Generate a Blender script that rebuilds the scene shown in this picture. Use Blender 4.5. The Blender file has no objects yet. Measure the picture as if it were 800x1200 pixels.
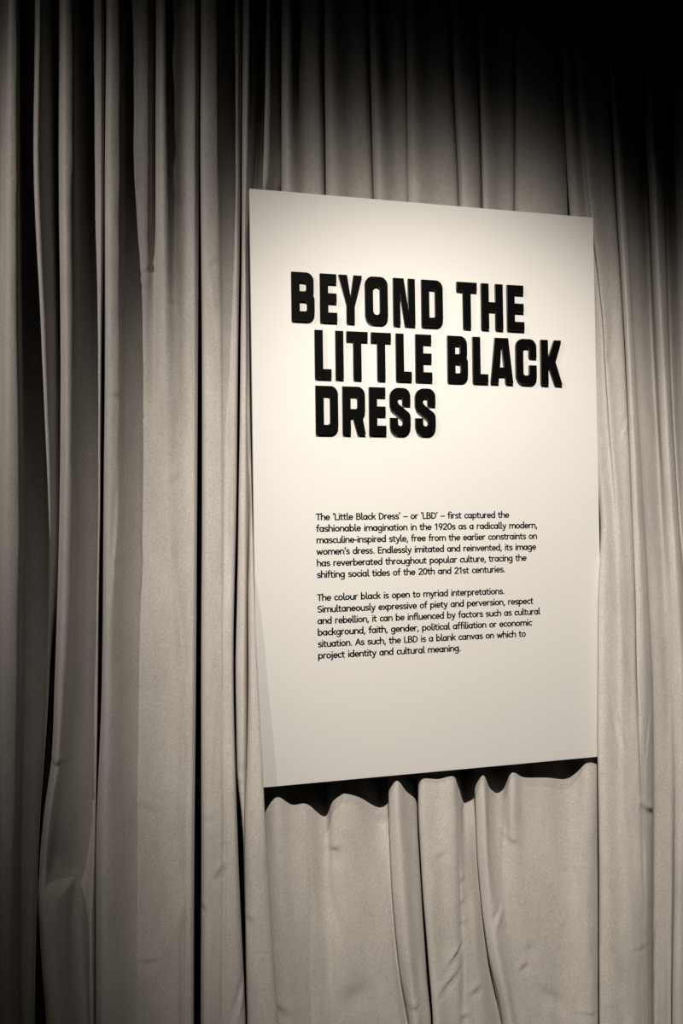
import bpy, bmesh, math
import numpy as np
from mathutils import Vector, noise

sc = bpy.context.scene
COL = sc.collection

# ------------------------------------------------------------------ camera
CAM = np.array([-0.2368, -2.1757, 1.6961])
YAW, PITCH, ROLL = 0.2288, 0.0159, -0.0146
F_PX = 900.0
fwd = np.array([math.sin(YAW) * math.cos(PITCH), math.cos(YAW) * math.cos(PITCH), math.sin(PITCH)])
rgt = np.array([math.cos(YAW), -math.sin(YAW), 0.0])
upv = np.cross(rgt, fwd)
RR = math.cos(ROLL) * rgt + math.sin(ROLL) * upv
UU = -math.sin(ROLL) * rgt + math.cos(ROLL) * upv
cam_d = bpy.data.cameras.new('camera')
cam_d.sensor_fit = 'VERTICAL'; cam_d.sensor_height = 36.0; cam_d.sensor_width = 24.0
cam_d.lens = 36.0 * F_PX / 1200.0
cam_d.clip_start = 0.02
cam = bpy.data.objects.new('camera', cam_d); COL.objects.link(cam)
from mathutils import Matrix
m = Matrix.Identity(4)
for i in range(3):
    m[i][0] = RR[i]; m[i][1] = UU[i]; m[i][2] = -fwd[i]; m[i][3] = CAM[i]
cam.matrix_world = m
sc.camera = cam

# ------------------------------------------------------------------ world, lights, exposure
w = bpy.data.worlds.new('world'); sc.world = w; w.use_nodes = True
w.node_tree.nodes['Background'].inputs[0].default_value = (1.0, 0.93, 0.82, 1)
w.node_tree.nodes['Background'].inputs[1].default_value = 0.0004

def gallery_spot(loc, aim, watts, sigma, power, colour, radius):
    """track spotlight with a soft-edged reflector beam: intensity = exp(-(angle/sigma)^power)"""
    loc = Vector(loc); aim = Vector(aim)
    sp = bpy.data.lights.new('gallery_spot', 'SPOT')
    sp.energy = watts; sp.color = colour
    sp.spot_size = math.radians(100); sp.spot_blend = 0.3; sp.shadow_soft_size = radius
    sp.use_nodes = True
    nt = sp.node_tree; N, Lk = nt.nodes, nt.links
    em = next(n for n in N if n.type == 'EMISSION')
    tc = N.new('ShaderNodeTexCoord')
    dt = N.new('ShaderNodeVectorMath'); dt.operation = 'DOT_PRODUCT'; dt.inputs[1].default_value = (0, 0, 1)
    Lk.new(tc.outputs['Normal'], dt.inputs[0])
    def mth(op, a, b_=None):
        n = N.new('ShaderNodeMath'); n.operation = op
        if hasattr(a, 'node'): Lk.new(a, n.inputs[0])
        else: n.inputs[0].default_value = a
        if b_ is not None:
            if hasattr(b_, 'node'): Lk.new(b_, n.inputs[1])
            else: n.inputs[1].default_value = b_
        return n.outputs[0]
    c = mth('MINIMUM', mth('ABSOLUTE', dt.outputs['Value']), 1.0)
    t = mth('DIVIDE', mth('ARCCOSINE', c), math.radians(sigma))
    g = mth('EXPONENT', mth('MULTIPLY', mth('POWER', t, power), -1.0))
    Lk.new(g, em.inputs['Strength'])
    o = bpy.data.objects.new('gallery_spot', sp); COL.objects.link(o)
    o.location = loc
    o.rotation_euler = (aim - loc).to_track_quat('-Z', 'Y').to_euler()
    return o

WARM = (1.0, 0.922, 0.815)
gallery_spot((-0.10, -2.30, 3.81), (0.745, 0.0, 1.34), 545, 17.6, 4.6, WARM, 0.012)   # on the panel
gallery_spot((-2.08, -1.50, 3.54), (0.25, 0.0, 1.69), 155, 17.2, 3.5, WARM, 0.012)   # on the drapes to its left

vs = sc.view_settings
vs.view_transform = 'Standard'; vs.look = 'None'; vs.exposure = 0.5; vs.gamma = 1.0
vs.use_curve_mapping = False

# ------------------------------------------------------------------ helpers
def tag(o, label=None, cat=None, group=None, kind=None):
    if label: o['label'] = label
    if cat: o['category'] = cat
    if group: o['group'] = group
    if kind: o['kind'] = kind
    return o

def link_mesh(name, verts, faces, mat, parent=None, loc=(0, 0, 0), smooth=False):
    me = bpy.data.meshes.new(name)
    me.from_pydata([tuple(v) for v in verts], [], faces); me.update()
    if smooth: me.polygons.foreach_set('use_smooth', [True] * len(me.polygons))
    me.materials.append(mat)
    o = bpy.data.objects.new(name, me); COL.objects.link(o)
    o.location = loc
    if parent: o.parent = parent
    return o

def box_mesh(name, lo, hi, mat, parent=None, loc=(0, 0, 0), bevel=0.0):
    bm = bmesh.new(); bmesh.ops.create_cube(bm, size=1)
    for v in bm.verts:
        for i in range(3):
            v.co[i] = lo[i] + (v.co[i] + 0.5) * (hi[i] - lo[i])
    if bevel:
        bmesh.ops.bevel(bm, geom=bm.edges[:], offset=bevel, segments=2, affect='EDGES', profile=0.5)
    me = bpy.data.meshes.new(name); bm.to_mesh(me); bm.free()
    me.materials.append(mat)
    o = bpy.data.objects.new(name, me); COL.objects.link(o); o.location = loc
    if parent: o.parent = parent
    return o

def at(px, py, d):
    """place in the room seen at (px,py), d metres in front of the curtain plane y=0"""
    r = fwd + (px - 400.0) / F_PX * RR - (py - 600.0) / F_PX * UU
    t = (-d - CAM[1]) / r[1]
    p = CAM + t * r
    return p[0], p[2]

# ------------------------------------------------------------------ materials
def new_mat(name):
    mt = bpy.data.materials.new(name); mt.use_nodes = True
    nt = mt.node_tree
    return mt, nt, nt.nodes['Principled BSDF']

def plain(name, col, rough=0.6, spec=0.3):
    mt, nt, b = new_mat(name)
    b.inputs['Base Color'].default_value = (*col, 1)
    b.inputs['Roughness'].default_value = rough
    b.inputs['Specular IOR Level'].default_value = spec
    return mt

def velvet(name, col):
    mt, nt, b = new_mat(name)
    N, Lk = nt.nodes, nt.links
    tc = N.new('ShaderNodeTexCoord')
    mp = N.new('ShaderNodeMapping'); mp.inputs['Scale'].default_value = (9, 9, 3.2)
    Lk.new(tc.outputs['Object'], mp.inputs[0])
    n1 = N.new('ShaderNodeTexNoise'); n1.inputs['Scale'].default_value = 1.0; n1.inputs['Detail'].default_value = 5; n1.inputs['Roughness'].default_value = 0.6
    Lk.new(mp.outputs[0], n1.inputs[0])
    mp2 = N.new('ShaderNodeMapping'); mp2.inputs['Scale'].default_value = (330, 330, 330)
    Lk.new(tc.outputs['Object'], mp2.inputs[0])
    n2 = N.new('ShaderNodeTexNoise'); n2.inputs['Scale'].default_value = 1.0; n2.inputs['Detail'].default_value = 2
    Lk.new(mp2.outputs[0], n2.inputs[0])
    mx = N.new('ShaderNodeMix'); mx.data_type = 'RGBA'
    rp = N.new('ShaderNodeMapRange'); rp.inputs['From Min'].default_value = 0.3; rp.inputs['From Max'].default_value = 0.7
    Lk.new(n1.outputs['Fac'], rp.inputs[0]); Lk.new(rp.outputs[0], mx.inputs[0])
    mx.inputs[6].default_value = (*[c * 0.87 for c in col], 1)
    mx.inputs[7].default_value = (*[min(1, c * 1.1) for c in col], 1)
    mx2 = N.new('ShaderNodeMix'); mx2.data_type = 'RGBA'; mx2.blend_type = 'MULTIPLY'; mx2.inputs[0].default_value = 1.0
    rp2 = N.new('ShaderNodeMapRange'); rp2.inputs['From Min'].default_value = 0.3; rp2.inputs['From Max'].default_value = 0.7
    rp2.inputs['To Min'].default_value = 0.78; rp2.inputs['To Max'].default_value = 1.15
    Lk.new(n2.outputs['Fac'], rp2.inputs[0])
    Lk.new(mx.outputs[2], mx2.inputs[6]); Lk.new(rp2.outputs[0], mx2.inputs[7])
    Lk.new(mx2.outputs[2], b.inputs['Base Color'])
    b.inputs['Roughness'].default_value = 0.95
    b.inputs['Specular IOR Level'].default_value = 0.1
    b.inputs['Sheen Weight'].default_value = 0.12
    b.inputs['Sheen Roughness'].default_value = 0.4
    # creased nap: long soft wrinkles and a fine weave
    mp3 = N.new('ShaderNodeMapping'); mp3.inputs['Scale'].default_value = (30, 30, 7)
    Lk.new(tc.outputs['Object'], mp3.inputs[0])
    n3 = N.new('ShaderNodeTexNoise'); n3.inputs['Scale'].default_value = 1.0; n3.inputs['Detail'].default_value = 4; n3.inputs['Distortion'].default_value = 0.6
    Lk.new(mp3.outputs[0], n3.inputs[0])
    # the pile of the velvet leans upwards
    ge = N.new('ShaderNodeNewGeometry')
    ad = N.new('ShaderNodeVectorMath'); ad.operation = 'ADD'; ad.inputs[1].default_value = (0, 0, 0.72)
    nm = N.new('ShaderNodeVectorMath'); nm.operation = 'NORMALIZE'
    Lk.new(ge.outputs['Normal'], ad.inputs[0]); Lk.new(ad.outputs[0], nm.inputs[0])
    b1 = N.new('ShaderNodeBump'); Lk.new(nm.outputs[0], b1.inputs['Normal']); b1.inputs['Strength'].default_value = 0.35; b1.inputs['Distance'].default_value = 0.006
    Lk.new(n3.outputs['Fac'], b1.inputs['Height'])
    b2 = N.new('ShaderNodeBump'); b2.inputs['Strength'].default_value = 0.25; b2.inputs['Distance'].default_value = 0.001
    Lk.new(n2.outputs['Fac'], b2.inputs['Height']); Lk.new(b1.outputs[0], b2.inputs['Normal'])
    Lk.new(b2.outputs[0], b.inputs['Normal'])
    return mt

M_velvet = velvet('grey_velvet', (0.338, 0.318, 0.300))
M_board, nt, b = new_mat('off_white_board')
b.inputs['Base Color'].default_value = (0.555, 0.548, 0.535, 1)
b.inputs['Roughness'].default_value = 0.55; b.inputs['Specular IOR Level'].default_value = 0.2
nz = nt.nodes.new('ShaderNodeTexNoise'); nz.inputs['Scale'].default_value = 600
bp = nt.nodes.new('ShaderNodeBump'); bp.inputs['Strength'].default_value = 0.06; bp.inputs['Distance'].default_value = 0.001
tcb = nt.nodes.new('ShaderNodeTexCoord'); nt.links.new(tcb.outputs['Object'], nz.inputs[0])
nt.links.new(nz.outputs['Fac'], bp.inputs['Height']); nt.links.new(bp.outputs[0], b.inputs['Normal'])
M_letter = plain('black_acrylic', (0.0016, 0.0016, 0.0016), 0.5, 0.03)
M_edge = plain('letter_cut_edge', (0.05, 0.047, 0.043), 0.45, 0.2)
M_ink = plain('black_ink', (0.006, 0.005, 0.0055), 0.7, 0.1)
M_wall = plain('black_wall_paint', (0.024, 0.023, 0.021), 0.9, 0.1)
M_floor = plain('dark_floor', (0.02, 0.019, 0.018), 0.8, 0.2)

# ------------------------------------------------------------------ setting
tag(box_mesh('wall_back', (-3.2, 0.35, 0.0), (4.5, 0.45, 4.1), M_wall), kind='structure')
tag(box_mesh('floor', (-3.2, -4.0, -0.1), (4.5, 0.45, 0.0), M_floor), kind='structure')
tag(box_mesh('ceiling', (-3.2, -4.0, 4.1), (4.5, 0.45, 4.2), M_wall), kind='structure')

# ------------------------------------------------------------------ drapes
ROWS7 = [0, 200, 400, 600, 800, 1000, 1200]
ROWS_H = [0, 200, 400, 500, 600, 700, 800, 900, 1000, 1200]

def pchip(x, y, xq):
    x = np.asarray(x, float); y = np.asarray(y, float)
    if len(x) == 1: return np.full_like(xq, y[0])
    h = np.diff(x); dl = np.diff(y) / h
    dd = np.zeros(len(x))
    for k in range(1, len(x) - 1):
        if dl[k - 1] * dl[k] > 0:
            w1 = 2 * h[k] + h[k - 1]; w2 = h[k] + 2 * h[k - 1]
            dd[k] = (w1 + w2) / (w1 / dl[k - 1] + w2 / dl[k])
    if len(x) > 2:
        dd[0] = 0.6 * dl[0]; dd[-1] = 0.6 * dl[-1]
    else:
        dd[:] = dl[0]
    q = np.clip(xq, x[0], x[-1])
    i = np.clip(np.searchsorted(x, q, side='right') - 1, 0, len(h) - 1)
    t = (q - x[i]) / h[i]
    return ((1 + 2 * t) * (1 - t) ** 2 * y[i] + t * (1 - t) ** 2 * h[i] * dd[i]
            + t * t * (3 - 2 * t) * y[i + 1] + t * t * (t - 1) * h[i] * dd[i + 1])

ZTOP = 4.08
def drape(name, label, tracks, dents=(), rows=ROWS7, nseg=7, dz=0.008, seed=0):
    zq = np.arange(0.004, ZTOP + dz, dz)
    nz = len(zq)
    TX, TD = [], []
    for tr in tracks:
        xs, ds = tr[0], tr[1]
        rw = tr[2] if len(tr) > 2 else rows
        if not hasattr(xs, '__len__'): xs = [xs] * len(rw)
        if not hasattr(ds, '__len__'): ds = [ds] * len(rw)
        keys = []
        for x, y, d in zip(xs, rw, ds):
            X, Z = at(x, y, d * 0.01)
            keys.append((Z, X, d * 0.01))
        keys.sort()
        Z = [k[0] for k in keys]
        TX.append(pchip(Z, [k[1] for k in keys], zq))
        TD.append(pchip(Z, [k[2] for k in keys], zq))
    TX = np.array(TX); TD = np.array(TD)                     # (n, nz)
    n = len(TX)
    # centripetal Catmull-Rom across the width, row by row
    P = np.stack([TX, TD], -1)
    Pe = np.concatenate([2 * P[:1] - P[1:2], P, 2 * P[-1:] - P[-2:-1]])
    cols = []
    for k in range(n - 1):
        p0, p1, p2, p3 = Pe[k], Pe[k + 1], Pe[k + 2], Pe[k + 3]
        e = lambda a, b_: np.maximum(np.linalg.norm(b_ - a, axis=-1), 1e-5) ** 0.5
        t0 = np.zeros(nz); t1 = t0 + e(p0, p1); t2 = t1 + e(p1, p2); t3 = t2 + e(p2, p3)
        for s in range(nseg if k < n - 2 else nseg + 1):
            t = t1 + (t2 - t1) * (s / nseg)
            c = lambda v: v[:, None]
            A1 = c((t1 - t) / (t1 - t0)) * p0 + c((t - t0) / (t1 - t0)) * p1
            A2 = c((t2 - t) / (t2 - t1)) * p1 + c((t - t1) / (t2 - t1)) * p2
            A3 = c((t3 - t) / (t3 - t2)) * p2 + c((t - t2) / (t3 - t2)) * p3
            B1 = c((t2 - t) / (t2 - t0)) * A1 + c((t - t0) / (t2 - t0)) * A2
            B2 = c((t3 - t) / (t3 - t1)) * A2 + c((t - t1) / (t3 - t1)) * A3
            cols.append(c((t2 - t) / (t2 - t1)) * B1 + c((t - t1) / (t2 - t1)) * B2)
    S = np.stack(cols)                                       # (m, nz, 2)
    mcols = len(S)
    X = S[:, :, 0]; D = S[:, :, 1].copy()
    Z = np.broadcast_to(zq, X.shape)
    # gentle irregularity of hanging cloth
    for i in range(mcols):
        for j in range(nz):
            D[i, j] += 0.0022 * noise.noise(Vector((i / nseg * 0.55 + seed * 9.1, zq[j] * 2.6, seed))) \
                     + 0.0009 * noise.noise(Vector((i / nseg * 1.3 + seed * 3.3, zq[j] * 9.0, seed + 4.0)))
    # local pinches and dimples: (px, py, half-width px, half-height px, tilt deg, depth cm, mode)
    for (px, py, rx, ry, ang, amp, mode) in dents:
        cx, cz = at(px, py, 0.1)
        sx = rx / 430.0; sz = ry / 430.0
        a = math.radians(ang)
        u = ((X - cx) * math.cos(a) + (Z - cz) * math.sin(a)) / sx
        v = (-(X - cx) * math.sin(a) + (Z - cz) * math.cos(a)) / sz
        g = np.exp(-(u * u + v * v))
        if mode == 'dent': D += amp * 0.01 * g
        elif mode == 'fold': D += amp * 0.01 * g * v * 1.6          # ridge beside a groove
        elif mode == 'side': D += amp * 0.01 * g * u * 1.6
    x0 = float(X[:, 0].mean())
    verts = np.stack([X - x0, -D, Z], -1).reshape(-1, 3)
    faces = []
    for i in range(mcols - 1):
        for j in range(nz - 1):
            a = i * nz + j
            faces.append((a, a + nz, a + nz + 1, a + 1))
    o = link_mesh(name, verts, faces, M_velvet, loc=(x0, 0, 0), smooth=True)
    so = o.modifiers.new('thickness', 'SOLIDIFY'); so.thickness = 0.0025
    so.offset = -1.0
    tag(o, label, 'curtain', 'grey velvet drapes around the text panel')
    return o

# far left drape
drape('velvet_drape', 'dark grey velvet drape at the far left edge, in deepest shade', [
    ([-330] * 7, 3), ([-300] * 7, 10), ([-270] * 7, 10), ([-240] * 7, 3), ([-200] * 7, 3),
    ([-175] * 7, 10), ([-150] * 7, 10), ([-120] * 7, 3.5),
    ([-80] * 7, 4), ([-64] * 7, 9), ([-45] * 7, 9), ([-28] * 7, 4), ([-10, -10, -12, -12, -14, -14, -14], 4.5),
    ([7, 3, 1, -2, -6, -8, -8], 4),
    ([9.5, 5, 3.2, 1, -4, -6, -6], 8),
    ([13, 11, 10, 9, 6, 4, 2], 12),
    ([20, 20, 21, 23, 20, 16, 13], 11.5),
    ([22.5, 23, 25, 28, 27, 22.5, 22], 8),
    ([25, 26, 29, 31, 30, 26, 26], 4),
    ([33, 34, 40, 43, 42, 36, 32], [7, 5.5, 4, 2.5, 2.5, 2.5, 2.5]),
    ([41, 38, 46, 51, 51, 42, 37], [8, 7, 5, 3.5, 3, 3, 3]),
    ([46, 43, 51, 58, 56.5, 44.5, 40], [10.5, 10, 8, 6, 4, 4, 4]),
    ([58, 57, 62, 64, 58.0, 45.2, 40.7], [6.5, 6.5, 5.5, 4.5, 2, 1, 1]),
    ([70, 70, 74, 73, 57.5, 44.5, 40], [-1, -1, -1, -1, -3, -4, -4])],
    seed=1)

# second drape
R_B = [0, 200, 400, 500, 600, 700, 800, 880, 960, 1020, 1045, 1070, 1130, 1200]
drape('velvet_drape', 'narrow grey velvet drape with a slumped pocket fold low down, second from left', [
    ([67, 67, 70, 70, 68.5, 66, 63.5, 61.5, 53, 48, 47, 48, 51, 56], [3, 3, 3, 3, 2, 1, 0, 0, 0, 0, 0, 0, 0, 0], R_B),
    ([69.8, 70, 72.5, 72.7, 71.5, 69, 65, 61.5, 51, 46, 44.5, 45.5, 49, 54], [7, 7, 7, 7, 7, 7, 7, 7, 6.5, 6, 8, 9, 8, 7], R_B),
    ([76, 76, 78.5, 79, 77.5, 75, 71, 68, 58, 53, 50, 51, 55, 60], [12, 12, 12, 12, 12, 12, 12, 12.2, 12, 11, 14.0, 14.5, 12.5, 11], R_B),
    ([87, 87.5, 88, 88, 87, 85, 82, 78, 70, 64, 62, 62, 65, 70], [10.8, 10.8, 10.8, 10.8, 10.8, 10.8, 10.5, 10, 8.5, 5.5, 14, 14.5, 13, 11.5], R_B),
    ([92, 93, 95, 95, 95, 94, 92, 86, 80, 76, 75, 75, 76, 80], [6.5, 6.5, 7, 7.5, 7.5, 7.5, 7.5, 7.5, 7.5, 5.0, 12, 12.2, 11, 10], R_B),
    ([101, 102, 104, 105, 105, 104, 103, 100, 96, 93, 89, 86, 90, 95], [5.5, 5.5, 5.5, 5.5, 5.5, 5.5, 5.5, 5.0, 5, 4.8, 5.5, 6.0, 6, 6], R_B),
    ([111, 112, 113, 113, 113, 112, 110, 109, 107, 102, 96.5, 94, 98, 102], [7.2, 7, 6, 6, 6, 6, 6, 5.5, 5, 5, 5, 5, 5.5, 5.5], R_B),
    ([119, 119, 117.8, 117.0, 116.3, 114.8, 113.7, 112.6, 111, 109, 108, 107, 107, 108], [7.5, 7.5, 7, 6.5, 6.5, 6.5, 6.5, 6, 6, 7, 7.5, 8, 8, 8], R_B),
    ([128, 128, 119, 116.5, 115.8, 114.2, 113, 112, 113, 113, 113, 113, 113, 113], [0, 0, 0, -3, -3, -3, -3, -3, 0, 0, 0, 0, 0, 0], R_B)],
    dents=[(66, 892, 10, 5, 0, 0.8, 'fold'), (63, 900, 5, 8, 20, -0.5, 'dent')], seed=2)

# third drape
drape('velvet_drape', 'wide grey velvet drape third from left, creased and lit along its right half', [
    ([127, 126, 126, 123.5, 121.5, 114.5, 114], [4, 4, 3, 0, 0, 4, 4]),
    ([124.5, 123, 123, 121.5, 119.5, 112.5, 112], 7),
    ([129, 128.5, 128.5, 127.5, 126, 122, 121], [11.5] * 7),
    ([140, 140, 140, 138, 136, 137, 137], [10.8, 10.8, 10.8, 10.8, 10.5, 10, 10]),
    ([146, 147, 147, 147, 146, 148, 148], [8.8, 8.5, 7.5, 8, 8, 7.5, 7.5]),
    ([156, 159, 161, 162, 160, 159, 159], [8.3, 7.8, 6, 5.5, 6, 6, 6]),
    ([173, 173.5, 170, 171, 172, 175, 175], [7.5, 7.2, 6.2, 6.5, 7.5, 7.5, 7.5]),
    ([181.5, 181, 181, 180, 185, 190, 190], [5, 5, 6, 7, 8, 8, 8]),
    ([183.5, 183.5, 184.5, 188, 195, 198, 198], [7.5, 7.5, 7.5, 7.8, 8.3, 8.5, 8.5]),
    ([190, 191, 193, 198, 205, 207, 207], [10.3, 10.3, 9.5, 9, 8.8, 9, 9]),
    ([203, 204, 206, 211, 213, 214, 214], [8.5, 8.5, 8.3, 8.3, 8.5, 8.5, 8]),
    ([217, 217, 218, 221, 220, 219, 218], [7, 7, 7.4, 8, 8.3, 8, 7.6]),
    ([228, 228, 228, 227, 225.5, 223.5, 222.5], [8, 8, 8.4, 8.6, 8.6, 8.4, 8.4]),
    ([232.6, 232.4, 231.8, 230.6, 229.3, 227.4, 226.6], [6.5] * 7),
    ([232, 231.6, 230.8, 229.6, 228.2, 226.4, 225.6], [1.5] * 7)],
    dents=[(173, 1133, 12, 5, 8, 0.5, 'fold'), (172, 310, 14, 4, 35, 0.2, 'fold'), (166, 327, 12, 4, -20, 0.2, 'fold'),
           (256 - 60, 350, 12, 5, -25, 0.3, 'fold'), (165, 640, 3, 40, 8, 0.3, 'side'), (212, 530, 8, 12, 30, -0.3, 'dent'),
           (205, 560, 5, 8, 0, 0.3, 'fold'), (200, 1080, 12, 50, -25, 0.5, 'side'), (172, 950, 14, 6, -20, 0.35, 'fold'),
           (212, 740, 3, 50, 6, 0.25, 'side'), (130, 463, 14, 4, -6, 0.4, 'fold'), (134, 640, 3, 60, -4, 0.3, 'side'),
           (140, 655, 8, 6, 45, 0.3, 'fold')], seed=3)

# fourth drape
drape('velvet_drape', 'narrow flat grey velvet drape between two dark slits left of the panel', [
    ([237, 237, 239, 238.5, 237.5, 238, 237], -1),
    ([235, 234.6, 236.3, 236.6, 235.5, 236, 235.2], 6.5),
    ([240, 240, 242, 242.5, 241.5, 242, 241], [9.8] * 7),
    ([254, 255.5, 258, 258.5, 258, 257, 256], [9.5, 9.5, 9.5, 9.6, 9.4, 9.3, 9.3]),
    ([259, 260, 261.3, 262, 262.5, 263, 261.5], [7.0, 7.0, 8.2, 9, 9, 8.6, 8.6]),
    ([269, 271, 269, 268, 267, 266, 266], [5.5, 5.5, 7.5, 9, 9.2, 9.3, 9.3]),
    ([279, 278, 276.5, 273.5, 271.3, 275, 282], [6, 6, 7.5, 8.5, 9, 9, 9]),
    ([283, 281.4, 278.8, 276.2, 273.3, 278.6, 287], [5, 5, 6, 7, 7, 7, 7]),
    ([282.5, 280.8, 278, 275.4, 272.4, 277.6, 286], [-2] * 7)],
    dents=[(246, 880, 2.5, 60, -4, 0.35, 'side'), (258, 1022, 10, 6, 40, 0.5, 'fold'), (238, 1065, 4, 6, 0, 0.7, 'fold'),
           (247, 350, 3, 40, 6, 0.3, 'side'), (244, 310, 14, 5, 30, 0.3, 'fold'), (281, 1175, 4, 22, -15, 1.0, 'side'), (242, 960, 8, 5, 20, 0.3, 'fold')], seed=4)

# fifth drape: folded leading edge over the left side of the panel
R_E = [0, 200, 300, 400, 500, 590, 640, 700, 800, 900, 960, 1000, 1060, 1120, 1200]
drape('velvet_drape', 'doubled narrow grey velvet drape overlapping the lower left edge of the panel', [
    ([288, 287, 286, 284, 283, 282, 281.5, 281, 279.5, 280, 285.5, 289.5, 290, 291, 293], [0] * 15, R_E),
    ([284.8, 283.5, 283.2, 282, 281, 279.6, 279, 277.8, 276.2, 277.5, 283.2, 285.8, 287.0, 287.8, 289], [8, 8, 8, 8, 8, 8, 8, 8, 8, 7, 7, 7, 7, 7, 7], R_E),
    ([290, 287.5, 286, 285, 284, 283, 282.5, 281.5, 280.5, 281.5, 284.4, 286.2, 287.4, 288.2, 289.5], [10.8, 10.8, 10.3, 10, 10, 10, 10, 10, 10, 10, 9, 8, 8, 8, 8], R_E),
    ([298, 294, 287.5, 287.8, 287.8, 287.6, 287, 286.5, 286, 286.3, 285.8, 286.5, 287.7, 288.5, 290], [9.5, 9.5, 10, 10, 10, 10, 10.3, 10.5, 10.5, 10, 9.5, 8.5, 8.5, 8.5, 8.5], R_E),
    ([307, 300, 289.0, 289.6, 290, 290.6, 290.3, 290.2, 290.4, 289.2, 287.2, 287.2, 288, 289, 290.5], [5, 5, 7, 6, 5, 3, 2, 2, 2, 2, 3, 6, 8, 9, 9], R_E),
    ([309, 303, 290.5, 290.8, 291.2, 291.6, 291.8, 291.3, 291.7, 290.2, 287.9, 287.6, 288.4, 289.4, 291], [6.5, 6.5, 5, 5, 5.5, 6, 9.5, 12.5, 13.5, 14, 14, 13.5, 13, 13, 12.5], R_E),
    ([316, 313, 292.0, 292.2, 292.7, 294.4, 294.0, 294.4, 295.3, 295.5, 294, 293.5, 296, 299, 304], [8, 8, 4, 4, 4.5, 8, 12, 14, 15.2, 15.6, 15.8, 15.8, 15.5, 15, 15], R_E),
    ([325, 324, 293.5, 294, 294.6, 295.2, 296.0, 297.2, 300, 303.5, 304, 305, 308, 312, 317], [5, 5, 3, 3, 3.5, 7, 11.8, 14.0, 15.3, 16.2, 16.5, 16.5, 16, 15.5, 15], R_E),
    ([332, 331.5, 296, 297, 297.5, 297.5, 296.8, 298.3, 302.3, 307.5, 310, 312.5, 316, 319.5, 325], [4, 4, 2.5, 2.5, 2.5, 4, 9.5, 13.7, 14.8, 15.6, 15.8, 15.5, 15, 14.5, 14], R_E),
    ([338, 338, 299, 300, 301, 300, 298.5, 298, 301.5, 306.5, 309, 311.5, 315, 318.5, 324], [-1, -1, 1, 1, 1, 1, 6, 13.35, 13.5, 13.5, 12.5, 11, 10, 9, 8], R_E)],
    dents=[(283, 900, 4, 8, 0, 0.4, 'fold'), (290, 1067, 4, 8, -20, 0.6, 'fold'), (292, 1120, 5, 18, -10, 0.5, 'side'), (281, 916, 3, 6, 0, 0.4, 'fold')], nseg=5, seed=5)

# sixth drape: behind the left half of the panel, shows above and below it
R_F = [0, 110, 215, 600, 900, 950, 1020, 1080, 1140, 1200]
drape('velvet_drape', 'grey velvet drape behind the left half of the panel, shadow scalloped across it', [
    ([329, 329, 329, 312, 304, 306, 308, 311, 314, 318], 1.0, R_F),
    ([331, 331, 331, 314, 309, 310, 313, 316, 320, 324], [7, 7, 7, 6, 5.5, 5.5, 6, 6, 6, 6], R_F),
    ([337, 337, 338, 328, 323, 324, 327, 330, 334, 338], [9.5, 9.5, 9.5, 10, 9.8, 9.8, 9, 8.5, 8, 8], R_F),
    ([354, 355, 357, 345, 341, 342, 345, 348, 352, 356], [7.2, 7.2, 7.2, 7.5, 7.3, 7.2, 7.2, 7.2, 7.2, 7.2], R_F),
    ([374, 375, 377, 365, 358, 359, 361, 364, 368, 372], [7.5, 7.5, 7.5, 7, 7.0, 7.2, 7.5, 7.6, 7.8, 8], R_F),
    ([378.5, 379, 380.3, 379, 381, 381, 383, 385, 387, 390], [2, 2, 2, 2, 2.0, 2.6, 5, 6, 6.5, 7], R_F),
    ([380, 380.5, 382, 386, 389, 390, 392, 394, 396, 398], [6.5, 6.5, 6.5, 6.5, 6.5, 7, 7.2, 7.5, 8, 8], R_F),
    ([387, 388, 391, 398, 400, 402, 405, 408, 411, 414], [9, 9, 9, 9, 9, 8.8, 8.5, 8.5, 8.5, 8.5], R_F),
    ([408, 410, 414, 418, 419, 420, 425, 430, 434, 438], [7, 7, 7, 7.8, 7.8, 7.8, 7.6, 7.6, 7.6, 7.6], R_F),
    ([428, 430, 434, 443, 444, 446, 450, 454, 460, 466], [7, 7, 7, 4.0, 3.2, 3.8, 5.5, 6, 6.3, 6.5], R_F),
    ([431, 434, 436.3, 450, 453.8, 454.5, 457, 461, 467, 477], [1.5, 1.5, 1.5, 3, 4.5, 5, 5.5, 5.5, 5.5, 5], R_F),
    ([432, 435, 437.6, 452, 455, 456.2, 459, 463.5, 470, 480], [6.5, 6.5, 6.5, 7.5, 8.5, 8.5, 8.5, 8.5, 8.2, 8], R_F),
    ([438, 441, 445, 459, 464, 465.5, 470, 474, 480, 487], [9, 9, 9, 10.5, 11.3, 11.3, 11.3, 11.2, 11, 10.5], R_F),
    ([456, 459, 463, 470, 475, 477, 482, 486.5, 490, 495], [6.8, 6.8, 6.8, 7.5, 8, 8.2, 8.5, 9, 9.2, 9.2], R_F),
    ([473, 475.3, 476.3, 483, 486.3, 487.8, 491.2, 494.6, 498.5, 504], [7, 7, 7, 6, 4.5, 4.5, 5.5, 6, 7, 7], R_F),
    ([474, 475, 475.5, 482, 485.5, 487, 490.4, 493.8, 497.6, 503], [0, 0, 0, -3, -4, -4, -4, -4, -4, -4], R_F)],
    dents=[(396, 1010, 8, 10, 0, -1.0, 'dent'), (393, 1000, 8, 5, 20, 0.5, 'fold'), (453, 966, 4, 5, 0, 0.6, 'fold'),
           (418, 1175, 18, 14, 20, -1.0, 'dent'), (398, 1075, 4, 30, 10, 0.4, 'side'), (492, 1150, 5, 18, 10, -0.5, 'dent'),
           (486, 1180, 6, 6, 0, 0.5, 'fold'), (330, 1190, 14, 8, -30, 0.6, 'fold'), (401, 925, 3, 50, 0, 0.2, 'side')], seed=6)

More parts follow.
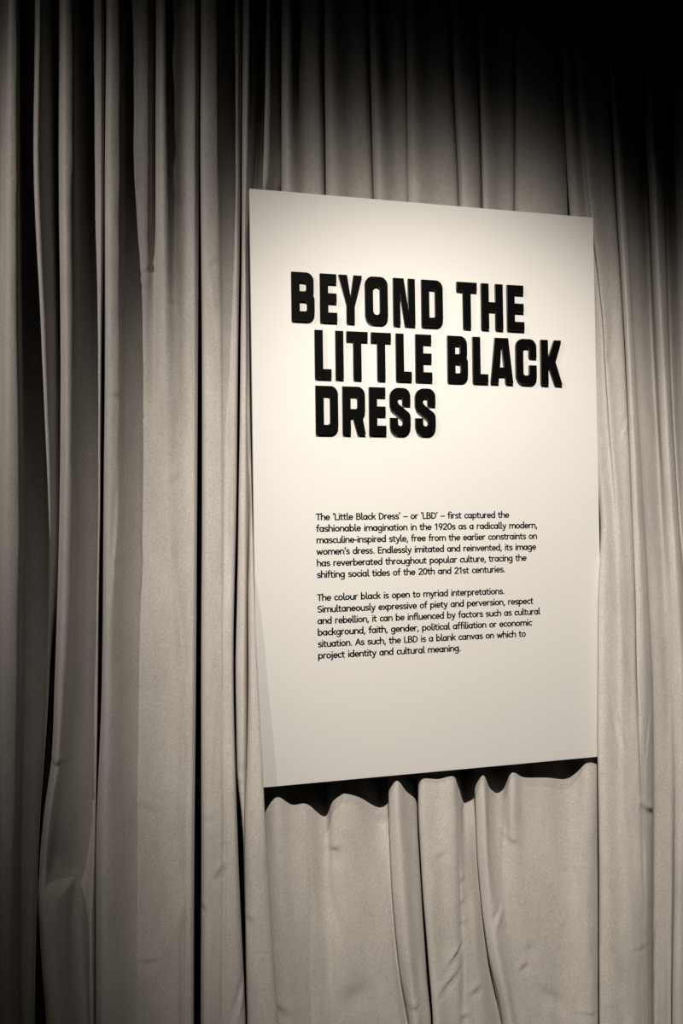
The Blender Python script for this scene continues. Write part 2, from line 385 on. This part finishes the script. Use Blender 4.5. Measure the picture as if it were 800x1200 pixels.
# seventh drape: behind the right half of the panel
R_G = [0, 110, 240, 600, 900, 950, 1000, 1050, 1110, 1200]
drape('velvet_drape', 'grey velvet drape behind the right half of the panel, puckered seam and sweeping fold below', [
    ([479, 480, 480, 488, 493, 494, 497, 500, 505, 512], -1.0, R_G),
    ([476, 477, 478, 486, 490, 490.7, 493.2, 496.2, 501, 508], [7, 7, 7, 9, 9.5, 9.5, 9.5, 9.5, 9.5, 9.5], R_G),
    ([483, 484, 486, 491, 495, 496, 499, 502, 506, 513], [9, 9, 9, 11, 11.3, 11.3, 11.3, 11.2, 11, 11], R_G),
    ([503, 505, 508, 508, 512, 513, 516, 518, 520, 525], [7, 7, 7, 10.3, 10.8, 10.8, 10.8, 10.5, 10, 10], R_G),
    ([525, 528, 534.5, 528, 531, 532, 533, 534, 535, 537], [7, 7, 7, 10.6, 11, 10.6, 10.2, 9.8, 9.5, 9.3], R_G),
    ([528, 531, 536.5, 534, 536.5, 538.5, 539, 540, 541, 542], [1.5, 1.5, 1.5, 6, 7, 7.6, 8, 8.2, 8.4, 8.6], R_G),
    ([529, 532, 538, 540, 543, 544.5, 545, 545.5, 546.5, 548], [6.5, 6.5, 6.5, 2.4, 1.4, 2.8, 6, 7.3, 8.2, 8.6], R_G),
    ([535, 538, 544, 545, 548.5, 549.5, 551, 554, 558, 566], [9, 9, 9, 2.6, 2.0, 3.3, 5.5, 6.5, 7.5, 8], R_G),
    ([556, 558, 561, 551, 553, 556, 558.2, 562, 569.5, 587], [7, 7, 7, 3, 3.5, 4, 4.5, 4.5, 4.5, 4.5], R_G),
    ([558, 560, 563.2, 554, 556.5, 558, 560, 564, 571.5, 590], [2, 2, 2, 6, 7.5, 7.5, 7.5, 7.5, 7.8, 8], R_G),
    ([563, 565, 568, 562, 565.5, 567, 569, 573, 581, 598], [9, 9, 9, 10.3, 10.6, 10.4, 10.3, 10.3, 10.5, 11], R_G),
    ([583, 585, 588, 570, 573, 574, 576, 581, 590, 606], [7, 7, 7, 6.5, 6.5, 7, 8, 8.8, 9.4, 9.8], R_G),
    ([601, 601.5, 600.5, 578, 581, 583, 585, 590, 600, 616], [7, 7, 7, 4, 4.4, 5, 6.8, 8, 8.5, 9], R_G),
    ([603.5, 603, 601.8, 585, 588, 589, 593, 599, 610, 624], [2.5, 2.5, 2.5, 4.5, 4.8, 5.8, 7.5, 8.2, 8.5, 8.8], R_G),
    ([605, 604.5, 603.5, 595, 599, 599.5, 602, 609, 620, 634], [7.2, 7.2, 7.2, 9.5, 10.4, 10.2, 9, 8.8, 8.8, 8.8], R_G),
    ([613, 613, 612, 610, 613, 614, 618, 625, 632, 644], [9, 9, 9, 8.8, 8.8, 8.8, 8.8, 8.7, 8.5, 8.5], R_G),
    ([653, 657, 663, 640, 640, 640, 642, 645, 650, 658], [7, 7, 7, 8, 8, 8, 8.2, 8.4, 8.2, 8], R_G),
    ([655, 659.5, 664.3, 660, 664, 664, 664, 666, 668, 672], [2.5, 2.5, 2.5, 7, 7, 7.4, 8, 8.4, 8.6, 8.6], R_G),
    ([658, 663, 668, 672, 676, 676, 677, 678, 680, 682], [2.5, 2.5, 2.5, 8.5, 8.8, 8.8, 9, 9, 9, 9], R_G),
    ([664, 669, 675, 684, 686.5, 687, 688, 689, 690, 692], [2.5, 2.5, 2.5, 10.8, 11.2, 10.8, 10, 9.6, 9.4, 9.4], R_G),
    ([676, 681, 688, 696, 698, 698, 699, 700, 700, 700], [2, 2, 2, 10.3, 10.8, 10.2, 8.8, 8.2, 8, 8], R_G),
    ([690, 695, 702, 706, 708, 708, 709, 709, 709, 709], [-1, -1, -1, 4, 4, 4, 3, 3, 3, 3], R_G)],
    dents=[(598, 985, 10, 5, -35, 0.8, 'fold'), (590, 990, 5, 22, 20, 0.6, 'side'), (584, 1075, 5, 10, -30, 0.6, 'side'),
           (616, 1135, 7, 6, 30, 0.5, 'fold'), (625, 1118, 8, 8, 0, -0.6, 'dent'), (650, 1175, 28, 8, -40, -0.9, 'dent'),
           (527, 1150, 17, 5, 40, 0.6, 'fold'), (534, 1120, 14, 4, 45, 0.6, 'fold'), (560, 1165, 8, 6, 20, 0.6, 'fold'),
           (551, 954, 3, 5, 20, 0.6, 'fold'), (545, 1060, 5, 5, 20, 0.4, 'fold'), (545, 1085, 5, 5, -20, 0.4, 'fold'),
           (544, 1035, 4, 5, 0, 0.4, 'fold'), (546, 1195, 6, 5, 0, 0.5, 'fold'), (515, 1000, 10, 6, 20, 0.3, 'fold'),
           (580, 1075, 6, 14, 10, 0.5, 'side'), (690, 1190, 14, 4, -10, 0.4, 'fold'), (542, 1060, 1.8, 130, 1.5, -0.25, 'dent'), (672, 1020, 26, 3, 3, 0.15, 'fold')], seed=7)

# eighth drape: right of the panel
drape('velvet_drape', 'many-folded grey velvet drape to the right of the panel', [
    ([660, 669, 686, 698, 706, 705, 705, 705, 706, 707], [0, 0, 0, 1, 6, 8, 6, 5, 5, 5]),
    ([655.5, 664.5, 680, 690, 702.8, 701.0, 700.8, 701.2, 702.8, 703.6], [7, 7, 7, 8, 11.5, 14.3, 15, 15.5, 15.5, 15]),
    ([662, 672, 690, 699, 708, 706, 706, 708, 710, 713], [8.6, 8.6, 9, 10.2, 13.4, 15.8, 16.4, 16.8, 17, 16.2]),
    ([672, 684, 706, 711.5, 719, 722, 723, 724, 725, 730], [7.5, 7.5, 8.8, 10.3, 13, 15.4, 16, 16.5, 16.8, 16.4]),
    ([676, 688, 708.5, 715, 723, 727, 729, 731, 735, 740], [9, 9, 10.5, 12.2, 14, 15.6, 16.3, 16.8, 17, 16.4]),
    ([690, 702, 717, 723, 730, 735, 738, 739, 742, 748], [8.2, 8.2, 9.8, 11.6, 13.4, 15, 15.8, 16.6, 16.8, 15.8]),
    ([706, 716.5, 729.2, 734.2, 738.8, 742.8, 744.8, 748, 750, 754], [7, 7, 9, 11, 12.6, 14.2, 15.4, 16.4, 16.6, 15.2]),
    ([708.3, 719, 731, 735.6, 740, 744, 745.8, 750, 753, 757], [2.5, 2.5, 4, 5.5, 8, 11, 13.8, 16, 16.2, 14.6]),
    ([709.6, 720.4, 732.3, 736.8, 741.2, 745, 746.8, 752, 757, 760], [7, 7, 9.5, 11, 12.6, 14.2, 15.2, 15.8, 15.8, 13.8]),
    ([713.5, 724.5, 736, 741, 746, 751, 755, 757.5, 761, 763], [9, 10, 11.6, 12.8, 13.8, 14.8, 15.3, 15.2, 14.6, 12.8]),
    ([719, 730, 741.3, 747, 752.3, 757.5, 762, 764, 765, 765.3], [8, 9.4, 10.5, 11.4, 12.2, 13, 12.8, 12.2, 10.8, 9.8]),
    ([722, 733, 743.4, 749, 755, 760.5, 765, 766.8, 767.5, 767], [6.2, 7.2, 8.6, 9.6, 10.4, 10.6, 9.4, 6.5, 4.2, 3.2]),
    ([738, 744, 752, 758, 764, 770, 774, 776, 777, 776], [3, 3.8, 5.6, 7.4, 9.0, 10.2, 9.8, 7, 5, 5]),
    ([750, 756, 763.5, 769, 774.5, 779.5, 784, 786, 786, 785], [-0.5, 0, 1.5, 3.8, 6.8, 8.8, 9.2, 8, 6.4, 5.2]),
    ([752.6, 761, 770.6, 775.4, 781.2, 787, 791.4, 793.4, 790.5, 788], [7, 8, 9.5, 10.4, 11, 11.6, 11.2, 11, 10, 10]),
    ([757, 766, 775.5, 781, 787, 793, 798, 800, 797, 795], [9, 10.3, 11.4, 12.3, 12.8, 13, 12.6, 12.2, 12, 12]),
    ([765, 775, 782.5, 787, 793, 801, 807, 810, 812, 812], [7, 8, 9, 10, 11, 11.3, 11.2, 11, 11, 11]),
    ([775, 779.5, 785.2, 789.6, 795.6, 805, 814, 819, 822, 822], [0.5, 0.5, 1, 2, 4, 5.5, 7, 7, 7, 7]),
    ([790, 792.4, 794.6, 797, 801, 812, 824, 830, 835, 835], [6.5] * 10),
    ([798, 800, 803, 806, 812, 822, 838, 845, 850, 850], [10] * 10),
    ([812, 814, 816, 820, 826, 838, 852, 860, 865, 865], [7] * 10),
    ([840] * 5 + [860, 870, 880, 885, 885], 3), ([880] * 5 + [895, 900, 905, 910, 910], 8),
    ([920] * 10, 4), ([960] * 10, 9), ([1010] * 10, 3), ([1060] * 10, 9), ([1110] * 10, 3), ([1170] * 10, 9), ([1220] * 10, 3), ([1290] * 10, 9), ([1350] * 10, 3)],
    rows=ROWS_H,
    dents=[(748, 942, 16, 6, -32, 0.75, 'fold'), (738, 930, 8, 5, -20, 0.25, 'dent'), (709, 845, 3, 26, 12, 0.6, 'side'),
           (714, 420, 6, 8, 20, -0.35, 'dent'), (722, 415, 10, 3, -45, 0.35, 'fold'), (729, 500, 2.5, 18, -25, 0.35, 'side'),
           (748, 860, 3, 20, -10, 0.4, 'side'), (737, 1098, 14, 4, 0, 0.25, 'fold'), (776, 1110, 5, 25, -15, 0.7, 'side'),
           (771, 1170, 6, 20, -20, 0.7, 'side'), (718, 1190, 8, 14, -20, 0.4, 'side')], seed=8)

# ------------------------------------------------------------------ text panel
PW, PH, PZ, PY, PT = 1.0233, 1.6, 1.0, -0.13, 0.018
sign = bpy.data.objects.new('text_panel', None); COL.objects.link(sign)
sign.location = (PW / 2, PY + PT, PZ)
tag(sign, 'large off-white rectangular exhibition text panel hung against the grey velvet drapes', 'sign')
box_mesh('board', (-PW / 2, -PT, 0), (PW / 2, 0, PH), M_board, sign, bevel=0.0008)

def rounded(pts, k=7):
    out = []
    n = len(pts)
    for i, p in enumerate(pts):
        x, y = p[0], p[1]; r = p[2] if len(p) > 2 else 0
        if r <= 0: out.append((x, y)); continue
        a = Vector((pts[i - 1][0] - x, pts[i - 1][1] - y)); c = Vector((pts[(i + 1) % n][0] - x, pts[(i + 1) % n][1] - y))
        la, lc = a.length, c.length; a.normalize(); c.normalize()
        ang = math.acos(max(-1, min(1, a.dot(c))))
        tl = min(r / math.tan(ang / 2), la * 0.499, lc * 0.499)
        rr = tl * math.tan(ang / 2)
        cen = Vector((x, y)) + (a + c).normalized() * (rr / math.sin(ang / 2))
        s = Vector((x, y)) + a * tl - cen; e = Vector((x, y)) + c * tl - cen
        a0 = math.atan2(s.y, s.x); a1 = math.atan2(e.y, e.x)
        da = (a1 - a0 + math.pi) % (2 * math.pi) - math.pi
        for j in range(k + 1):
            q = a0 + da * j / k
            out.append((cen.x + rr * math.cos(q), cen.y + rr * math.sin(q)))
    return out

VS = 1.11       # horizontals a little heavier than verticals
LH = 0.1310 / VS     # cap height of the headline
S_ = 0.0224     # stroke
def glyph(ch, w):
    h, s = LH, S_
    o = 0.021; i = 0.0065
    if ch == 'B':
        return [[(0, 0), (w, 0, o), (w, h * .47, .013), (w - .0045, h * .525, .002), (w - .002, h * .57, .012), (w - .002, h, o), (0, h)],
                [(s, s), (w - s * .93, s, i), (w - s * .93, h * .415, i), (s, h * .415)],
                [(s, h * .605), (w - s, h * .605, i), (w - s, h - s, i), (s, h - s)]]
    if ch == 'E':
        v = w * .97
        return [[(0, 0), (w, 0), (w, s), (s, s), (s, h / 2 - s / 2), (v, h / 2 - s / 2), (v, h / 2 + s / 2), (s, h / 2 + s / 2), (s, h - s), (v, h - s), (v, h), (0, h)]]
    if ch == 'Y':
        return [[(w / 2 - s / 2, 0), (w / 2 + s / 2, 0), (w / 2 + s / 2, h * .37), (w, h), (w - s * 1.06, h), (w / 2, h * .53), (s * 1.06, h), (0, h), (w / 2 - s / 2, h * .37)]]
    if ch == 'O':
        return [[(0, 0, o), (w, 0, o), (w, h, o), (0, h, o)], [(s, s, i * 1.5), (w - s, s, i * 1.5), (w - s, h - s, i * 1.5), (s, h - s, i * 1.5)]]
    if ch == 'N':
        return [[(0, 0), (.88 * s, 0), (.88 * s, .68 * h), (w - 1.35 * s, 0), (w, 0), (w, h), (w - .88 * s, h), (w - .88 * s, .31 * h), (1.35 * s, h), (0, h)]]
    if ch == 'D':
        return [[(0, 0), (w, 0, o), (w, h, o), (0, h)], [(s, s), (w - s, s, i), (w - s, h - s, i), (s, h - s)]]
    if ch == 'T':
        return [[(w / 2 - s / 2, 0), (w / 2 + s / 2, 0), (w / 2 + s / 2, h - s), (w, h - s), (w, h), (0, h), (0, h - s), (w / 2 - s / 2, h - s)]]
    if ch == 'H':
        return [[(0, 0), (s, 0), (s, .5 * h - s * .5), (w - s, .5 * h - s * .5), (w - s, 0), (w, 0), (w, h), (w - s, h), (w - s, .5 * h + s * .5), (s, .5 * h + s * .5), (s, h), (0, h)]]
    if ch == 'L':
        return [[(0, 0), (w, 0), (w, s), (s, s), (s, h), (0, h)]]
    if ch == 'I':
        return [[(0, 0), (w, 0), (w, h), (0, h)]]
    if ch == 'A':
        return [[(0, 0), (s, 0), (s * 1.1, .17 * h), (w - s * 1.1, .17 * h), (w - s, 0), (w, 0), (w - .014, h), (.014, h)],
                [(s * 1.24, .35 * h), (w - s * 1.24, .35 * h), (w / 2 + .0018, .8 * h), (w / 2 - .0018, .8 * h)]]
    if ch == 'C':
        return [[(0, 0, o), (w, 0, o), (w, .42 * h), (w - s, .42 * h), (w - s, s, i), (s, s, i), (s, h - s, i), (w - s, h - s, i), (w - s, .59 * h), (w, .59 * h), (w, h, o), (0, h, o)]]
    if ch == 'K':
        return [[(0, 0), (s, 0), (s, .38 * h), (s * 1.12, .38 * h), (w - s * 1.06, 0), (w, 0), (s * 2.0, .53 * h), (w - .002, h), (w - s * 1.06, h), (s * 1.12, .63 * h), (s, .63 * h), (s, h), (0, h)]]
    if ch == 'R':
        return [[(0, 0), (s, 0), (s, .36 * h), (s * 1.3, .36 * h), (w - s * 1.02, 0), (w, 0), (w - .0085, .36 * h, .004), (w - .001, .46 * h, .012), (w - .001, h, o), (0, h)],
                [(s, .53 * h), (w - s, .53 * h, i), (w - s, h - s, i), (s, h - s)]]
    if ch == 'S':
        return [[(w - s, .64 * h), (w, .64 * h), (w, h, .024), (0, h, .024), (0, .55 * h, .018), (w - s, .33 * h, .011), (w - s, s, i), (s, s, i), (s, .36 * h), (0, .36 * h),
                 (0, 0, .024), (w, 0, .024), (w, .45 * h, .018), (s, .67 * h, .011), (s, h - s, i), (w - s, h - s, i)]]

LT = 0.0090
dg = None
def raised_letter(ch, x, z, wd):
    cu = bpy.data.curves.new('tmp', 'CURVE'); cu.dimensions = '2D'; cu.fill_mode = 'BOTH'
    for loop in glyph(ch, wd):
        pts = [(a, c * VS) for a, c in rounded(loop)]
        s = cu.splines.new('POLY'); s.points.add(len(pts) - 1); s.use_cyclic_u = True
        for k, (a, c) in enumerate(pts): s.points[k].co = (a, c, 0, 1)
    cu.extrude = LT / 2
    tmp = bpy.data.objects.new('tmp', cu); COL.objects.link(tmp)
    deps = bpy.context.evaluated_depsgraph_get()
    me = bpy.data.meshes.new_from_object(tmp.evaluated_get(deps))
    bpy.data.objects.remove(tmp); bpy.data.curves.remove(cu)
    bm = bmesh.new(); bm.from_mesh(me)
    bmesh.ops.remove_doubles(bm, verts=bm.verts, dist=1e-6)
    for v in bm.verts:
        v.co = Vector((v.co.x, -v.co.z, v.co.y))
    bmesh.ops.recalc_face_normals(bm, faces=bm.faces)
    bm.to_mesh(me); bm.free()
    me.name = 'raised_letter'; me.materials.clear(); me.materials.append(M_letter); me.materials.append(M_edge)
    for p in me.polygons: p.material_index = 1 if abs(p.normal.y) < 0.5 else 0
    o = bpy.data.objects.new('raised_letter', me); COL.objects.link(o)
    o.parent = sign
    o.location = (x - PW / 2, -PT - LT / 2, z)
    return o

HEAD = [
    (1.2490, [('B', .1080, .1713), ('E', .1868, .2342), ('Y', .2392, .3053), ('O', .3138, .3786), ('N', .3950, .4582), ('D', .4776, .5405),
              ('T', .5835, .6439), ('H', .6578, .7238), ('E', .7380, .7900)]),
    (1.0940, [('L', .1702, .2157), ('I', .2280, .2500), ('T', .2594, .3191), ('T', .3289, .3860), ('L', .4004, .4451), ('E', .4575, .5055),
              ('B', .5528, .6130), ('L', .6290, .6747), ('A', .6836, .7519), ('C', .7620, .8261), ('K', .8410, .9078)]),
    (0.9420, [('D', .1703, .2327), ('R', .2454, .3097), ('E', .3206, .3688), ('S', .3802, .4395), ('S', .4540, .5134)])]
for zb, row in HEAD:
    for ch, a, c in row:
        raised_letter(ch, a, zb, c - a)

# ---- body text: a plain humanist hand with single-storey a, drawn as strokes (x-height 5)
def arc(cx, cy, rx, ry, a0, a1, n=10):
    return [(cx + rx * math.cos(math.radians(a0 + (a1 - a0) * k / n)), cy + ry * math.sin(math.radians(a0 + (a1 - a0) * k / n))) for k in range(n + 1)]
ell = lambda cx, cy, rx, ry: arc(cx, cy, rx, ry, 0, 360, 20)
H_ = 0.59  # half stroke
GL = {
    'a': (4.3, [ell(1.9, 2.5, 1.45, 2.05), [(3.5, 4.6), (3.5, .4)]]),
    'b': (4.3, [[(.6, 7.3), (.6, .4)], ell(2.15, 2.5, 1.5, 2.05)]),
    'c': (3.5, [arc(2.05, 2.5, 1.55, 2.05, 48, 312, 14)]),
    'd': (4.3, [ell(1.95, 2.5, 1.5, 2.05), [(3.5, 7.3), (3.5, .4)]]),
    'e': (4.0, [arc(2.0, 2.5, 1.5, 2.05, 0, 315, 16), [(.6, 2.5), (3.5, 2.5)]]),
    'f': (2.7, [[(1.1, .4), (1.1, 5.9)] + arc(2.2, 5.9, 1.1, 1.35, 180, 80, 6), [(.2, 4.55), (2.3, 4.55)]]),
    'g': (4.3, [ell(1.95, 2.6, 1.5, 1.95), [(3.5, 4.6), (3.5, -.6)] + arc(2.0, -.6, 1.5, 1.3, 0, -140, 8)]),
    'h': (4.2, [[(.6, 7.3), (.6, .4)], arc(2.05, 3.1, 1.45, 1.5, 170, 0, 8) + [(3.5, .4)]]),
    'i': (1.5, [[(.7, 4.6), (.7, .4)], [(.7, 6.5), (.7, 6.75)]]),
    'j': (1.6, [[(.8, 4.6), (.8, -.8)] + arc(-.1, -.8, .9, 1.0, 0, -80, 5), [(.8, 6.5), (.8, 6.75)]]),
    'k': (3.8, [[(.6, 7.3), (.6, .4)], [(3.2, 4.6), (.8, 2.4)], [(1.5, 3.0), (3.4, .4)]]),
    'l': (1.9, [[(.7, 7.3), (.7, 1.3)] + arc(1.6, 1.3, .9, .9, 180, 275, 5)]),
    'm': (6.5, [[(.6, 4.6), (.6, .4)], arc(1.95, 3.1, 1.3, 1.5, 170, 0, 8) + [(3.25, .4)], arc(4.6, 3.1, 1.3, 1.5, 170, 0, 8) + [(5.9, .4)]]),
    'n': (4.2, [[(.6, 4.6), (.6, .4)], arc(2.05, 3.1, 1.45, 1.5, 170, 0, 8) + [(3.5, .4)]]),
    'o': (4.2, [ell(2.05, 2.5, 1.55, 2.05)]),
    'p': (4.3, [[(.6, 4.6), (.6, -1.8)], ell(2.15, 2.5, 1.5, 2.05)]),
    'r': (2.9, [[(.6, 4.6), (.6, .4)], arc(2.0, 3.1, 1.4, 1.5, 170, 75, 6)]),
    's': (3.4, [arc(1.75, 3.55, 1.2, 1.05, 40, 230, 9) + arc(1.65, 1.5, 1.25, 1.1, 60, -140, 9)]),
    't': (2.8, [[(1.0, 6.0), (1.0, 1.5)] + arc(2.0, 1.5, 1.0, 1.1, 180, 285, 6), [(.2, 4.55), (2.3, 4.55)]]),
    'u': (4.2, [[(.6, 4.6), (.6, 1.9)] + arc(2.05, 1.9, 1.45, 1.5, 180, 350, 8), [(3.5, 4.6), (3.5, .4)]]),
    'v': (3.8, [[(.4, 4.6), (1.85, .4), (3.3, 4.6)]]),
    'w': (5.6, [[(.4, 4.6), (1.55, .4), (2.75, 4.2), (3.95, .4), (5.1, 4.6)]]),
    'x': (3.7, [[(.5, 4.6), (3.2, .4)], [(3.2, 4.6), (.5, .4)]]),
    'y': (3.9, [[(.4, 4.6), (2.0, .5)], [(3.4, 4.6), (1.6, -1.2), (.9, -1.85), (.3, -1.8)]]),
    'T': (4.1, [[(.2, 6.6), (3.9, 6.6)], [(2.05, 6.6), (2.05, .4)]]),
    'L': (3.6, [[(.7, 6.6), (.7, .45), (3.3, .45)]]),
    'B': (4.5, [[(.7, .45), (.7, 6.6), (2.1, 6.6)] + arc(2.1, 5.15, 1.45, 1.45, 90, -90, 8) + [(.7, 3.7)], [(2.1, 3.7)] + arc(2.3, 2.08, 1.6, 1.62, 90, -90, 8) + [(.7, .45)]]),
    'D': (5.0, [[(.7, .45), (.7, 6.6), (1.6, 6.6)] + arc(1.6, 3.52, 2.7, 3.08, 90, -90, 12) + [(.7, .45)]]),
    'E': (4.0, [[(3.4, 6.6), (.7, 6.6), (.7, .45), (3.5, .45)], [(.7, 3.6), (3.1, 3.6)]]),
    'S': (4.2, [arc(2.2, 4.95, 1.55, 1.65, 40, 240, 10) + arc(2.05, 2.0, 1.6, 1.55, 60, -145, 10)]),
    'A': (4.8, [[(.3, .4), (2.4, 6.6), (4.5, .4)], [(1.1, 2.5), (3.7, 2.5)]]),
    '1': (3.6, [[(.7, 5.4), (2.1, 6.6), (2.1, .4)]]),
    '9': (4.2, [ell(2.05, 4.75, 1.5, 1.85), [(3.55, 4.7), (3.2, 2.6), (2.0, .4)]]),
    '2': (4.1, [arc(2.0, 4.9, 1.5, 1.7, 160, -20, 9) + [(.5, .45), (3.7, .45)]]),
    '0': (4.4, [ell(2.15, 3.5, 1.6, 3.05)]),
    "'": (1.3, [[(.7, 7.2), (.6, 5.6)]]),
    '\u2018': (1.4, [[(.85, 7.1), (.55, 6.4), (.65, 5.8)]]),
    '\u2019': (1.4, [[(.7, 7.1), (.75, 6.5), (.4, 5.8)]]),
    '-': (2.5, [[(.4, 2.7), (2.1, 2.7)]]),
    '\u2013': (4.2, [[(.4, 2.7), (3.8, 2.7)]]),
    ',': (1.7, [[(.8, .7), (.75, .2), (.4, -.9)]]),
    '.': (1.7, [[(.8, .45), (.8, .7)]]),
    ' ': (2.6, []),
}
def ribbon(poly, hw, V, Fc):
    for (x0, y0), (x1, y1) in zip(poly, poly[1:]):
        L = math.hypot(x1 - x0, y1 - y0)
        if L < 1e-9: continue
        nx, ny = -(y1 - y0) / L * hw, (x1 - x0) / L * hw
        b0 = len(V)
        V += [(x0 + nx, y0 + ny), (x0 - nx, y0 - ny), (x1 - nx, y1 - ny), (x1 + nx, y1 + ny)]
        Fc.append((b0, b0 + 1, b0 + 2, b0 + 3))
    for (x, y) in poly:
        b0 = len(V)
        V += [(x + hw * math.cos(q * math.pi / 4), y + hw * math.sin(q * math.pi / 4)) for q in range(8)]
        Fc.append(tuple(range(b0, b0 + 8)))

def text_line(txt, x, z, width):
    U = 0.00262
    V, Fc = [], []; cx = 0.0; tot = 0.0
    for c in txt: tot += GL[c][0]
    for c in txt:
        adv, st = GL[c]
        for p in st: ribbon([(cx + a, q) for a, q in p], H_, V, Fc)
        cx += adv
    kx = width / (tot * U)
    verts = [((a * U * kx), -0.0003, q * U) for a, q in V]
    return link_mesh('text_line', verts, Fc, M_ink, sign, loc=(x - PW / 2, -PT, z))

LINES = [
    ('The \u2018Little Black Dress\u2019 \u2013 or \u2018LBD\u2019 \u2013 first captured the', .7351),
    ('fashionable imagination in the 1920s as a radically modern,', .8235),
    ('masculine-inspired style, free from the earlier constraints on', .8218),
    ("women's dress. Endlessly imitated and reinvented, its image", .8179),
    ('has reverberated throughout popular culture, tracing the', .7871),
    ('shifting social tides of the 20th and 21st centuries.', .7203),
    None,
    ('The colour black is open to myriad interpretations.', .7170),
    ('Simultaneously expressive of piety and perversion, respect', .8060),
    ('and rebellion, it can be influenced by factors such as cultural', .8270),
    ('background, faith, gender, political affiliation or economic', .8005),
    ('situation. As such, the LBD is a blank canvas on which to', .7806),
    ('project identity and cultural meaning.', .5804)]
for k, ln in enumerate(LINES):
    if ln: text_line(ln[0], 0.1685, 0.7075 - 0.03125 * k, ln[1] - 0.1685)
